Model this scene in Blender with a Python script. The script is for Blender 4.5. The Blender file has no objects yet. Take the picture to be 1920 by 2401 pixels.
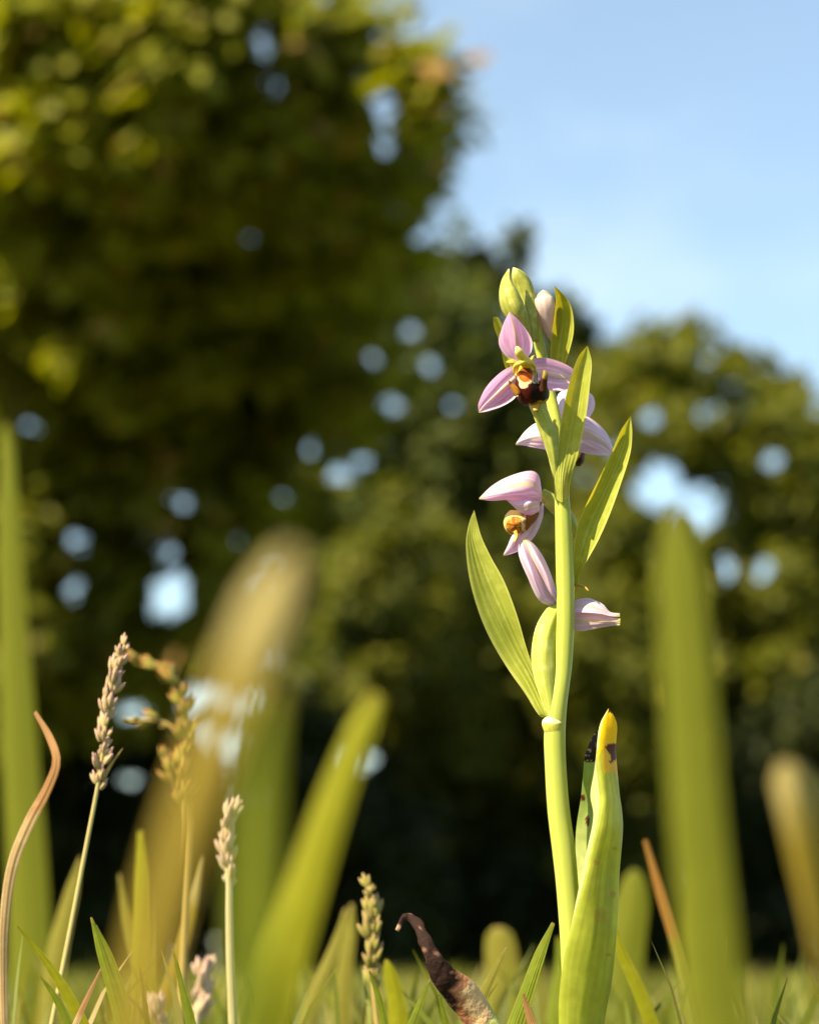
import bpy, math, random
import numpy as np
from mathutils import Vector, Matrix, noise

# ------------------------------------------------------------------ camera, sky, sun, exposure
S = bpy.context.scene
COL = S.collection
IW, IH, FPX = 1920.0, 2401.0, 6330.0          # photograph size and focal length in its pixels
PITCH = math.radians(9.9)
CAM = Vector((0, 0, 0.035))
FWD = Vector((0, math.cos(PITCH), math.sin(PITCH)))
UP = Vector((0, -math.sin(PITCH), math.cos(PITCH)))
RIGHT = Vector((1, 0, 0))
D0 = 0.633                                     # metres to the orchid
cd = bpy.data.cameras.new('camera')
cam = bpy.data.objects.new('camera', cd); COL.objects.link(cam)
cam.location = CAM; cam.rotation_euler = (math.pi / 2 + PITCH, 0, 0)
cd.lens = 50; cd.sensor_fit = 'HORIZONTAL'; cd.sensor_width = IW / FPX * 50
cd.clip_start = 0.005; cd.clip_end = 3000
cd.dof.use_dof = True; cd.dof.focus_distance = D0; cd.dof.aperture_fstop = 7.8
S.camera = cam

SUN_EL, SUN_AZ = math.radians(40), math.radians(-126)   # azimuth from +Y towards +X: sun on the left
w = bpy.data.worlds.new('World'); S.world = w; w.use_nodes = True
nt = w.node_tree; nt.nodes.clear()
out = nt.nodes.new('ShaderNodeOutputWorld'); bg = nt.nodes.new('ShaderNodeBackground')
sky = nt.nodes.new('ShaderNodeTexSky'); sky.sky_type = 'NISHITA'; sky.sun_disc = False
sky.sun_elevation = SUN_EL; sky.sun_rotation = SUN_AZ
sky.air_density = 1.0; sky.dust_density = 0.3; sky.ozone_density = 3.0; sky.altitude = 0
bg.inputs['Strength'].default_value = 0.09
# thin high cloud drawn over the whole sky
tc = nt.nodes.new('ShaderNodeTexCoord'); mp = nt.nodes.new('ShaderNodeMapping')
mp.inputs['Scale'].default_value = (5.0, 5.0, 11.0); mp.inputs['Location'].default_value = (0.35, 0.1, 0.62)
nz = nt.nodes.new('ShaderNodeTexNoise'); nz.inputs['Scale'].default_value = 1.0; nz.inputs['Detail'].default_value = 5
cr = nt.nodes.new('ShaderNodeMapRange'); cr.interpolation_type = 'SMOOTHSTEP'
cr.inputs['From Min'].default_value = 0.52; cr.inputs['From Max'].default_value = 0.9; cr.inputs['To Min'].default_value = 0.06; cr.inputs['To Max'].default_value = 0.40
mx = nt.nodes.new('ShaderNodeMix'); mx.data_type = 'RGBA'
mx.inputs[7].default_value = (7.5, 8.0, 8.6, 1)
L = nt.links.new
L(tc.outputs['Generated'], mp.inputs['Vector']); L(mp.outputs[0], nz.inputs['Vector'])
L(nz.outputs[0], cr.inputs['Value']); L(cr.outputs[0], mx.inputs[0])
L(sky.outputs[0], mx.inputs[6]); L(mx.outputs[2], bg.inputs['Color']); L(bg.outputs[0], out.inputs['Surface'])

sd = bpy.data.lights.new('sun', 'SUN'); sd.energy = 5.0; sd.angle = math.radians(0.5); sd.color = (1.0, 0.87, 0.64)
sun = bpy.data.objects.new('sun', sd); COL.objects.link(sun)
to_sun = Vector((math.sin(SUN_AZ) * math.cos(SUN_EL), math.cos(SUN_AZ) * math.cos(SUN_EL), math.sin(SUN_EL)))
sun.rotation_euler = to_sun.to_track_quat('Z', 'Y').to_euler(); sun.location = to_sun * 20 + Vector((0, 5, 0))

S.view_settings.view_transform = 'Standard'; S.view_settings.look = 'None'
S.view_settings.exposure = 1.38; S.view_settings.use_white_balance = True; S.view_settings.white_balance_temperature = 7300; S.view_settings.white_balance_tint = 4
S.view_settings.gamma = 1.0; S.view_settings.use_curve_mapping = False
S.render.engine = 'CYCLES'; S.cycles.use_denoising = True
S.cycles.max_bounces = 8; S.cycles.transmission_bounces = 4; S.cycles.caustics_reflective = False; S.cycles.caustics_refractive = False

# ------------------------------------------------------------------ helpers
def W(px, py, depth):
    return CAM + FWD * depth + RIGHT * ((px - IW / 2) / FPX * depth) + UP * ((IH / 2 - py) / FPX * depth)
def OW(p):                                     # orchid space: pixel + mm behind the plant's own plane, the plant leaning a little
    px, py = p[0], p[1]; dz = p[2] if len(p) > 2 else 0
    return W(px, py, D0 + (1500 - py) * 0.1e-3 * 0.09 + dz * 1e-3)

def spline(pts, n, ts=None):
    P = np.array([list(p) for p in pts], float)
    if len(P) == 1: return np.repeat(P, n, 0)
    if ts is None:
        seg = np.linalg.norm(np.diff(P, axis=0), axis=1) ** 0.5
        ts = np.concatenate([[0], np.cumsum(np.maximum(seg, 1e-9))]); ts /= ts[-1]
    if len(P) == 2:
        q = np.linspace(0, 1, n)[:, None]; return P[0] * (1 - q) + P[1] * q
    m = np.zeros_like(P)
    m[1:-1] = (P[2:] - P[:-2]) / (ts[2:] - ts[:-2])[:, None]
    m[0] = (P[1] - P[0]) / (ts[1] - ts[0]) * 1.0; m[-1] = (P[-1] - P[-2]) / (ts[-1] - ts[-2]) * 1.0
    q = np.linspace(0, 1, n); k = np.clip(np.searchsorted(ts, q, 'right') - 1, 0, len(P) - 2)
    h = (ts[k + 1] - ts[k]); t = ((q - ts[k]) / h)[:, None]; h = h[:, None]
    return ((2*t**3 - 3*t**2 + 1) * P[k] + (t**3 - 2*t**2 + t) * h * m[k] + (-2*t**3 + 3*t**2) * P[k + 1] + (t**3 - t**2) * h * m[k + 1])

def mesh_obj(name, V, F, uv, mat, origin=None, parent=None, cols=None, smooth=True):
    V = np.asarray(V, float)
    o0 = Vector(origin) if origin is not None else Vector(V[0])
    me = bpy.data.meshes.new(name)
    me.from_pydata((V - np.array(o0)).tolist(), [], [list(f) for f in F])
    if smooth: me.polygons.foreach_set('use_smooth', [True] * len(me.polygons))
    li = np.empty(len(me.loops), int); me.loops.foreach_get('vertex_index', li)
    if uv is not None:
        l = me.uv_layers.new(name='UVMap'); l.data.foreach_set('uv', np.asarray(uv, float)[li].ravel())
    if cols is not None:
        a = me.color_attributes.new('Col', 'FLOAT_COLOR', 'POINT'); a.data.foreach_set('color', np.asarray(cols, float).ravel())
    me.materials.append(mat); me.update()
    o = bpy.data.objects.new(name, me); COL.objects.link(o)
    if parent is not None: o.parent = parent       # origin given relative to the thing's base: vertices are stored about it
    else: o.location = o0
    return o

def tag(o, label, cat, group=None, kind=None):
    if label: o['label'] = label
    if cat: o['category'] = cat
    if group: o['group'] = group
    if kind: o['kind'] = kind
    return o
def thing(name, loc, label, cat, group=None):
    o = bpy.data.objects.new(name, None); COL.objects.link(o); o.location = loc; o.empty_display_size = 0.01
    return tag(o, label, cat, group)

def grid_faces(nv, nu, wrap=False):
    F = []
    for j in range(nv - 1):
        for i in range(nu if wrap else nu - 1):
            i2 = (i + 1) % nu
            F.append((j * nu + i, j * nu + i2, (j + 1) * nu + i2, (j + 1) * nu + i))
    return F
def sheet_arrays(curves, nu=13, nv=40, conv=OW, ripple=0.0, rs=1.0, seed=0):
    C = [spline([tuple(conv(p)) for p in c], nv) for c in curves]
    V = np.zeros((nv, nu, 3)); uv = np.zeros((nv, nu, 2))
    for j in range(nv):
        V[j] = spline([c[j] for c in C], nu, ts=np.linspace(0, 1, len(C)))
        uv[j, :, 0] = np.linspace(0, 1, nu); uv[j, :, 1] = j / (nv - 1)
    if ripple:
        for j in range(nv):
            for i in range(nu):
                p = Vector(V[j, i]) * rs * 1000 * 0.12 + Vector((seed, seed * 2, 0))
                V[j, i] += np.array(FWD) * noise.noise(p) * ripple * 1e-3 * min(1, j / 6)
    return V.reshape(-1, 3), grid_faces(nv, nu), uv.reshape(-1, 2)
def sheet(name, curves, mat, parent, origin, nu=13, nv=40, **k):
    V, F, uv = sheet_arrays(curves, nu, nv, **k)
    return mesh_obj(name, V, F, uv, mat, origin, parent)
def frames(C):
    T = np.gradient(C, axis=0); T /= np.maximum(np.linalg.norm(T, axis=1), 1e-12)[:, None]
    return T
def tube_arrays(C, R, n=16, ribs=0, amp=0.0, squash=1.0, twist=0.0, cap=True):
    """C (m,3) centre line, R (m) radii; squash flattens along the view direction."""
    C = np.asarray(C); R = np.asarray(R); T = frames(C); m = len(C)
    V = []; uv = []; f = np.array(FWD)
    for j in range(m):
        t = T[j]; a = np.cross(t, f); a /= max(np.linalg.norm(a), 1e-9); b = np.cross(a, t)
        for i in range(n):
            th = 2 * math.pi * i / n
            r = R[j] * (1 + amp * math.cos(ribs * (th + twist * j / m)))
            V.append(C[j] + a * math.cos(th) * r + b * math.sin(th) * r * squash); uv.append((i / n, j / (m - 1)))
    F = grid_faces(m, n, True)
    if cap:
        F.append(tuple(range(n - 1, -1, -1))); F.append(tuple(range((m - 1) * n, m * n)))
    return np.array(V), F, np.array(uv)
def tube(name, pts, radii, mat, parent, origin, m=24, conv=OW, **k):
    """radii in photograph pixels at the orchid's distance"""
    q = [tuple(conv(p)) for p in pts]
    C = spline(q, m); seg = np.linalg.norm(np.diff(np.array(q), axis=0), axis=1) ** 0.5
    ts = np.concatenate([[0], np.cumsum(seg)]); ts /= ts[-1]
    R = np.maximum(np.interp(np.linspace(0, 1, m), ts, spline([(r,) for r in radii], len(radii), ts)[:, 0]), 0.2) if len(radii) > 2 else np.linspace(radii[0], radii[-1], m)
    if len(radii) > 2: R = np.maximum(spline([(r,) for r in radii], m, ts)[:, 0], 0.15)
    V, F, uv = tube_arrays(C, R * 1e-4, **k)
    return mesh_obj(name, V, F, uv, mat, origin, parent)
def merge(parts):
    V = []; F = []; U = []; n = 0
    for v, f, u in parts:
        V.append(v); U.append(u); F += [tuple(i + n for i in q) for q in f]; n += len(v)
    return np.concatenate(V), F, np.concatenate(U)

# ------------------------------------------------------------------ materials
def node(nt, t, **k):
    n = nt.nodes.new(t)
    for a, b in k.items(): setattr(n, a, b)
    return n
def rgba(c): return (c[0], c[1], c[2], 1)
class NB:
    def __init__(s, name):
        s.m = bpy.data.materials.new(name); s.m.use_nodes = True; s.t = s.m.node_tree; s.t.nodes.clear()
        s.out = node(s.t, 'ShaderNodeOutputMaterial')
        s.tc = node(s.t, 'ShaderNodeTexCoord')
        s.uv = node(s.t, 'ShaderNodeUVMap'); s.sep = node(s.t, 'ShaderNodeSeparateXYZ'); s.l(s.uv.outputs[0], s.sep.inputs[0])
        s.u = s.sep.outputs[0]; s.v = s.sep.outputs[1]
    def l(s, a, b): s.t.links.new(a, b)
    def math(s, op, a, b=0.5, c=None):
        n = node(s.t, 'ShaderNodeMath', operation=op)
        for i, x in enumerate((a, b, c)):
            if x is None: continue
            if isinstance(x, (int, float)): n.inputs[i].default_value = x
            else: s.l(x, n.inputs[i])
        return n.outputs[0]
    def ss(s, x, a, b, lo=0.0, hi=1.0):
        n = node(s.t, 'ShaderNodeMapRange', interpolation_type='SMOOTHSTEP'); s.l(x, n.inputs[0])
        for i, q in enumerate((a, b, lo, hi)): n.inputs[i + 1].default_value = q
        return n.outputs[0]
    def mix(s, f, a, b, mode='MIX'):
        n = node(s.t, 'ShaderNodeMix', data_type='RGBA', blend_type=mode)
        for x, i in ((f, 0), (a, 6), (b, 7)):
            if isinstance(x, (int, float)): n.inputs[i].default_value = x
            elif isinstance(x, tuple): n.inputs[i].default_value = rgba(x)
            else: s.l(x, n.inputs[i])
        return n.outputs[2]
    def noise(s, scale, detail=3, vec=None, stretch=None):
        n = node(s.t, 'ShaderNodeTexNoise'); n.inputs['Scale'].default_value = scale; n.inputs['Detail'].default_value = detail
        v = vec or s.tc.outputs['Object']
        if stretch:
            m = node(s.t, 'ShaderNodeMapping'); m.inputs['Scale'].default_value = stretch; s.l(v, m.inputs[0]); v = m.outputs[0]
        s.l(v, n.inputs['Vector']); return n.outputs[0]
    def finish(s, col, trans=0.0, tcol=None, rough=0.5, spec=0.35, bump=None, bump_d=0.0002, sss=0.0):
        p = node(s.t, 'ShaderNodeBsdfPrincipled'); p.inputs['Roughness'].default_value = rough
        p.inputs['Specular IOR Level'].default_value = spec
        if isinstance(col, tuple): p.inputs['Base Color'].default_value = rgba(col)
        else: s.l(col, p.inputs['Base Color'])
        if sss:
            p.inputs['Subsurface Weight'].default_value = sss; p.inputs['Subsurface Radius'].default_value = (1.0, 0.9, 0.2)
            p.inputs['Subsurface Scale'].default_value = 0.0025
        if bump is not None:
            b = node(s.t, 'ShaderNodeBump'); b.inputs['Distance'].default_value = bump_d; b.inputs['Strength'].default_value = 1.0
            s.l(bump, b.inputs['Height']); s.l(b.outputs[0], p.inputs['Normal'])
        if trans:
            t = node(s.t, 'ShaderNodeBsdfTranslucent'); tc2 = tcol if tcol is not None else col
            if isinstance(tc2, tuple): t.inputs[0].default_value = rgba(tc2)
            else: s.l(tc2, t.inputs[0])
            x = node(s.t, 'ShaderNodeMixShader'); x.inputs[0].default_value = trans
            s.l(p.outputs[0], x.inputs[1]); s.l(t.outputs[0], x.inputs[2]); s.l(x.outputs[0], s.out.inputs[0])
        else: s.l(p.outputs[0], s.out.inputs[0])
        return s.m
    def veins(s, n):
        x = s.math('MULTIPLY', s.math('MULTIPLY_ADD', s.noise(2.3, 2, s.uv.outputs[0]), 0.16, s.u), n * 6.2832); return s.math('MULTIPLY_ADD', s.math('SINE', x), 0.5, 0.5)

def leaf_mat(name, base, edge, tip, tip_at=0.9, veins=9, trans=0.42, tmul=(1.5, 1.2, 0.3), foot=None, bump_d=0.00008, mottle=0.25, sss=0.0, rough=0.45, spec=0.22):
    b = NB(name)
    st = b.noise(1.0, 3, b.uv.outputs[0], (24, 1.6, 1)); bl = b.noise(430, 4)
    c = b.mix(b.ss(st, 0.35, 0.65), tuple(x * 0.82 for x in base), tuple(min(1, x * 1.15) for x in base))
    v = b.veins(veins)
    c = b.mix(b.math('MULTIPLY', v, 0.13), c, edge)
    e = b.math('ABSOLUTE', b.math('SUBTRACT', b.u, 0.5))
    c = b.mix(b.ss(e, 0.40, 0.5, 0, 0.75), c, edge)
    c = b.mix(b.ss(bl, 0.45, 0.75, 0, mottle), c, tuple(x * 1.25 for x in edge))
    if foot: c = b.mix(b.ss(b.v, 0.18, 0.0), c, foot)
    vv = b.math('MULTIPLY_ADD', b.math('SUBTRACT', bl, 0.5), 0.16, b.v)
    c = b.mix(b.ss(vv, tip_at, min(tip_at + 0.09, 1.05)), c, tip)
    return b.finish(c, trans, b.mix(1.0, c, tuple(tmul), 'MULTIPLY'), rough, spec, b.math('ADD', v, b.math('MULTIPLY', bl, 0.8)), bump_d, sss)

M = {}
M['bract'] = leaf_mat('bract_green', (0.34, 0.375, 0.06), (0.54, 0.54, 0.17), (0.52, 0.54, 0.20), 0.95, 7)
M['bract_shade'] = leaf_mat('bract_green_shaded', (0.29, 0.31, 0.045), (0.45, 0.45, 0.11), (0.50, 0.50, 0.10), 0.93, 6)  # darker copy of the bract green, shade put into its colour
M['stem'] = leaf_mat('stem_green', (0.40, 0.40, 0.03), (0.46, 0.44, 0.06), (0.36, 0.40, 0.08), 1.2, 5, trans=0.0, sss=0.6, mottle=0.15, bump_d=0.00006, rough=0.45)
M['ovary'] = leaf_mat('ovary_green', (0.34, 0.37, 0.06), (0.6, 0.58, 0.24), (0.55, 0.55, 0.12), 1.05, 6, trans=0.0, sss=0.3, mottle=0.3)
M['node'] = leaf_mat('node_pale', (0.44, 0.42, 0.06), (0.56, 0.52, 0.16), (0.72, 0.68, 0.36), 0.55, 4, trans=0.0, sss=0.4)
M['bud'] = leaf_mat('bud_green', (0.30, 0.32, 0.055), (0.52, 0.50, 0.18), (0.62, 0.62, 0.28), 0.9, 5, trans=0.15, sss=0.2, mottle=0.55)
M['grass'] = leaf_mat('grass_green', (0.17, 0.21, 0.022), (0.27, 0.31, 0.05), (0.42, 0.34, 0.08), 0.95, 6, trans=0.45)
M['grass_deep'] = leaf_mat('grass_deep', (0.155, 0.17, 0.02), (0.20, 0.21, 0.03), (0.26, 0.22, 0.06), 0.97, 6, trans=0.42)
M['grass_yellow'] = leaf_mat('grass_yellow_green', (0.27, 0.27, 0.018), (0.36, 0.34, 0.04), (0.45, 0.36, 0.08), 0.96, 6, trans=0.45)
M['grass_olive'] = leaf_mat('grass_olive', (0.23, 0.21, 0.04), (0.32, 0.28, 0.07), (0.42, 0.32, 0.12), 0.93, 6, trans=0.42)
M['grass_brown'] = leaf_mat('grass_brown_tip', (0.30, 0.22, 0.035), (0.36, 0.27, 0.06), (0.48, 0.39, 0.17), 0.80, 6, trans=0.42, tmul=(1.2, 0.95, 0.35))
M['grass_dry'] = leaf_mat('grass_dry', (0.44, 0.30, 0.15), (0.58, 0.45, 0.28), (0.34, 0.18, 0.08), 0.66, 5, trans=0.25, tmul=(1.1, 0.9, 0.6))
M['grass_rust'] = leaf_mat('grass_rust', (0.25, 0.24, 0.04), (0.34, 0.28, 0.06), (0.34, 0.17, 0.05), 0.60, 5, trans=0.4)
M['stalk_straw'] = leaf_mat('stalk_straw', (0.48, 0.46, 0.18), (0.55, 0.50, 0.24), (0.50, 0.42, 0.18), 1.2, 4, trans=0.0, mottle=0.2)
M['stalk_pale'] = leaf_mat('stalk_pale', (0.60, 0.50, 0.30), (0.64, 0.55, 0.36), (0.55, 0.38, 0.28), 0.93, 4, trans=0.0, mottle=0.3)
M['stalk_olive'] = leaf_mat('stalk_olive', (0.36, 0.33, 0.06), (0.44, 0.38, 0.10), (0.42, 0.30, 0.10), 1.2, 4, trans=0.0)

def spikelet_mat(name, a, bcol, tipc):
    b = NB(name); n = b.noise(900, 3)
    c = b.mix(b.ss(n, 0.35, 0.65), a, bcol); c = b.mix(b.ss(b.v, 0.55, 0.95, 0, 0.85), c, tipc)
    return b.finish(c, 0.2, c, 0.55, 0.3, n, 0.0001)
M['spike_pink'] = spikelet_mat('spikelet_pink', (0.64, 0.40, 0.33), (0.46, 0.44, 0.13), (0.70, 0.40, 0.38))
M['spike_rust'] = spikelet_mat('spikelet_rust', (0.36, 0.30, 0.06), (0.34, 0.32, 0.05), (0.46, 0.18, 0.07))
M['spike_olive'] = spikelet_mat('spikelet_olive', (0.42, 0.34, 0.10), (0.36, 0.35, 0.08), (0.46, 0.30, 0.16))
M['spike_pale'] = spikelet_mat('spikelet_pale', (0.78, 0.55, 0.46), (0.64, 0.56, 0.28), (0.82, 0.54, 0.50))

def sepal_mat(name, pink, pale, mid, tipc, midw=0.06, mid_s=0.8):
    b = NB(name); st = b.noise(1.0, 3, b.uv.outputs[0], (16, 1.5, 1)); bl = b.noise(220, 3)
    c = b.mix(b.ss(st, 0.35, 0.68), pink, pale)
    e = b.math('ABSOLUTE', b.math('SUBTRACT', b.u, 0.5))
    c = b.mix(b.ss(e, 0.42, 0.5, 0, 0.6), c, pale)
    c = b.mix(b.ss(e, midw * 2.2, midw * 0.4, 0, mid_s), c, mid)
    c = b.mix(b.ss(b.v, 0.86, 1.0, 0, 0.85), c, tipc)
    c = b.mix(b.ss(b.v, 0.12, 0.0, 0, 0.4), c, tuple(0.5 * (x + y) for x, y in zip(mid, pale)))
    v = b.veins(4)
    return b.finish(c, 0.4, b.mix(1.0, c, (1.1, 0.85, 1.05), 'MULTIPLY'), 0.5, 0.3, b.math('ADD', b.math('MULTIPLY', v, 0.6), bl), 0.00015)
M['sepal'] = sepal_mat('sepal_pink', (0.66, 0.39, 0.63), (0.84, 0.66, 0.82), (0.60, 0.55, 0.30), (0.58, 0.58, 0.26))
M['sepal_faded'] = sepal_mat('sepal_faded', (0.64, 0.45, 0.62), (0.82, 0.70, 0.80), (0.58, 0.54, 0.34), (0.62, 0.60, 0.30), 0.05)
M['sepal_old'] = sepal_mat('sepal_tan_pink', (0.62, 0.40, 0.40), (0.70, 0.52, 0.50), (0.50, 0.46, 0.16), (0.56, 0.52, 0.16), 0.05)
M['bud_pink'] = sepal_mat('bud_pink_green', (0.62, 0.50, 0.44), (0.78, 0.66, 0.66), (0.42, 0.46, 0.20), (0.74, 0.66, 0.58), 0.09)

def vcol_mat(name, rough=0.5, bump=0.0002, trans=0.0, scale=900, spec=0.25, tm=(1, 1, 1)):
    b = NB(name); a = node(b.t, 'ShaderNodeVertexColor', layer_name='Col'); n = b.noise(scale, 4)
    c = b.mix(b.ss(n, 0.3, 0.7, 0.0, 0.25), a.outputs[0], b.mix(1.0, a.outputs[0], (0.55, 0.5, 0.45), 'MULTIPLY'))
    return b.finish(c, trans, b.mix(1.0, c, tm, 'MULTIPLY'), rough, spec, n, bump)
M['lip'] = vcol_mat('lip_velvet', 0.6, 0.00008, spec=0.12)
M['column'] = leaf_mat('column_yellow', (0.62, 0.56, 0.10), (0.74, 0.68, 0.24), (0.72, 0.70, 0.30), 0.8, 3, trans=0.2, bump_d=0.00005)
M['petal'] = leaf_mat('petal_olive', (0.50, 0.42, 0.08), (0.58, 0.52, 0.16), (0.50, 0.46, 0.10), 0.9, 3, trans=0.3)
M['amber'] = leaf_mat('lip_amber', (0.40, 0.16, 0.02), (0.60, 0.36, 0.08), (0.10, 0.03, 0.01), 0.7, 3, trans=0.15)
M['dark_hair'] = leaf_mat('lobe_dark', (0.06, 0.018, 0.008), (0.10, 0.03, 0.01), (0.26, 0.17, 0.04), 0.55, 3, trans=0.0)
M['filament'] = leaf_mat('filament_orange', (0.55, 0.36, 0.05), (0.60, 0.42, 0.08), (0.5, 0.3, 0.05), 1.2, 2, trans=0.0)
M['leaf_vcol'] = vcol_mat('leaf_blotched', 0.45, 0.00012, 0.42, 350, 0.2, (1.35, 1.25, 0.35))
M['withered'] = vcol_mat('leaf_withered', 0.75, 0.0008, 0.0, 500, 0.12)

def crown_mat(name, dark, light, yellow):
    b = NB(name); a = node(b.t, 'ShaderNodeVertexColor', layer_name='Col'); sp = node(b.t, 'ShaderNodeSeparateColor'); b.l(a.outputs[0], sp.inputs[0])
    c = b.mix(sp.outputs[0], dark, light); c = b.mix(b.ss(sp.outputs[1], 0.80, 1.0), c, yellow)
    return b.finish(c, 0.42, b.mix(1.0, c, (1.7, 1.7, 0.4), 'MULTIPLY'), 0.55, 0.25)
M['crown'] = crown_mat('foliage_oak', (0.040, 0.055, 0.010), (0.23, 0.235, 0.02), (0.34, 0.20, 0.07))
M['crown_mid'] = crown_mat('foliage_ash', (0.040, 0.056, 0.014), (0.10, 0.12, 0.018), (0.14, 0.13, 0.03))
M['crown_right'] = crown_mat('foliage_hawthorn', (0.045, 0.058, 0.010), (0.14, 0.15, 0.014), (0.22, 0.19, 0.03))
M['crown_dark'] = crown_mat('foliage_thicket', (0.022, 0.032, 0.010), (0.05, 0.065, 0.015), (0.08, 0.07, 0.02))  # leaf colours darkened to stand in for shade under the trees
def bark_mat():
    b = NB('bark'); n = b.noise(14, 5, None, (1, 1, 0.25))
    return b.finish(b.mix(n, (0.035, 0.028, 0.02), (0.11, 0.09, 0.065)), 0, None, 0.9, 0.2, n, 0.01)
M['bark'] = bark_mat()
def ground_mat():
    b = NB('meadow_ground'); n = b.noise(0.6, 6); f = b.noise(40, 5)
    c = b.mix(b.ss(n, 0.35, 0.65), (0.055, 0.065, 0.018), (0.10, 0.11, 0.03)); c = b.mix(b.ss(f, 0.5, 0.7, 0, 0.6), c, (0.10, 0.075, 0.04))
    return b.finish(c, 0, None, 0.95, 0.1, f, 0.01)
M['ground'] = ground_mat()
def mgrass_mat():
    b = NB('meadow_grass'); a = node(b.t, 'ShaderNodeVertexColor', layer_name='Col')
    return b.finish(a.outputs[0], 0.42, b.mix(1.0, a.outputs[0], (1.25, 1.15, 0.4), 'MULTIPLY'), 0.5, 0.3)
M['meadow'] = mgrass_mat()

# ------------------------------------------------------------------ ground
def build_ground():
    rings = [0, 0.5, 1, 2, 4, 8, 16, 32, 64, 150, 400, 1200]; n = 48; V = [(0, 0, 0)]; F = []
    for k, r in enumerate(rings[1:]):
        for i in range(n):
            t = 2 * math.pi * i / n; x, y = r * math.cos(t), r * math.sin(t)
            V.append((x, y, (noise.noise(Vector((x, y, 0)) * 0.35) * 0.004 - 0.004) if r < 20 else -0.006))
    for i in range(n): F.append((0, 1 + i, 1 + (i + 1) % n))
    for k in range(len(rings) - 2):
        for i in range(n):
            a = 1 + k * n; F.append((a + i, a + n + i, a + n + (i + 1) % n, a + (i + 1) % n))
    o = mesh_obj('ground', V, F, [(v[0], v[1]) for v in V], M['ground'], (0, 0, 0)); o.location = (0, 0, 0)
    o['kind'] = 'structure'; o['label'] = 'low meadow ground under the grass'
build_ground()

# ------------------------------------------------------------------ trees behind
def in_poly(x, y, P):
    c = False; j = len(P) - 1
    for i in range(len(P)):
        if (P[i][1] > y) != (P[j][1] > y) and x < (P[j][0] - P[i][0]) * (y - P[i][1]) / (P[j][1] - P[i][1]) + P[i][0]: c = not c
        j = i
    return c
HOLES = [(400,1400,58,66),(180,1270,34,38),(180,1390,34,44),(75,1000,34,34),(610,840,30,30),(870,840,34,30),(780,860,24,18),(915,950,36,32),
         (730,1050,32,30),(790,1110,40,36),(850,1080,36,30),(600,1170,30,24),(670,1170,32,26),(430,1180,28,24),(560,1270,26,22),(400,1290,26,30),
         (500,1640,110,40),(520,1740,60,40),(840,1780,50,36),(300,1830,26,26),(320,1670,50,24),(1540,1140,60,66),(1635,1190,54,60),(1530,980,34,34),
         (1650,970,32,30),(1815,1080,32,32),(1700,1330,36,40),(1790,1340,34,36),(1370,1130,24,28),(620,110,44,90),(640,205,44,50),(900,250,46,46),(850,180,20,20),
         (905,330,44,60),(815,410,30,22),(670,530,26,24),(590,555,24,20),(910,490,22,26),(960,780,30,26),(1010,860,26,28),(1060,950,24,24),(860,1000,24,20),(1440,1060,20,22)]
def project(p):
    d = p - CAM; z = d.dot(FWD); return IW / 2 + d.dot(RIGHT) / z * FPX, IH / 2 - d.dot(UP) / z * FPX
SUNW = np.array(to_sun)
LEAF = np.array([[0, 0, 0], [0.26, 0.35, 0.05], [0.22, 0.72, 0.04], [0, 1, -0.06], [-0.22, 0.72, 0.04], [-0.26, 0.35, 0.05]])
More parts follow.
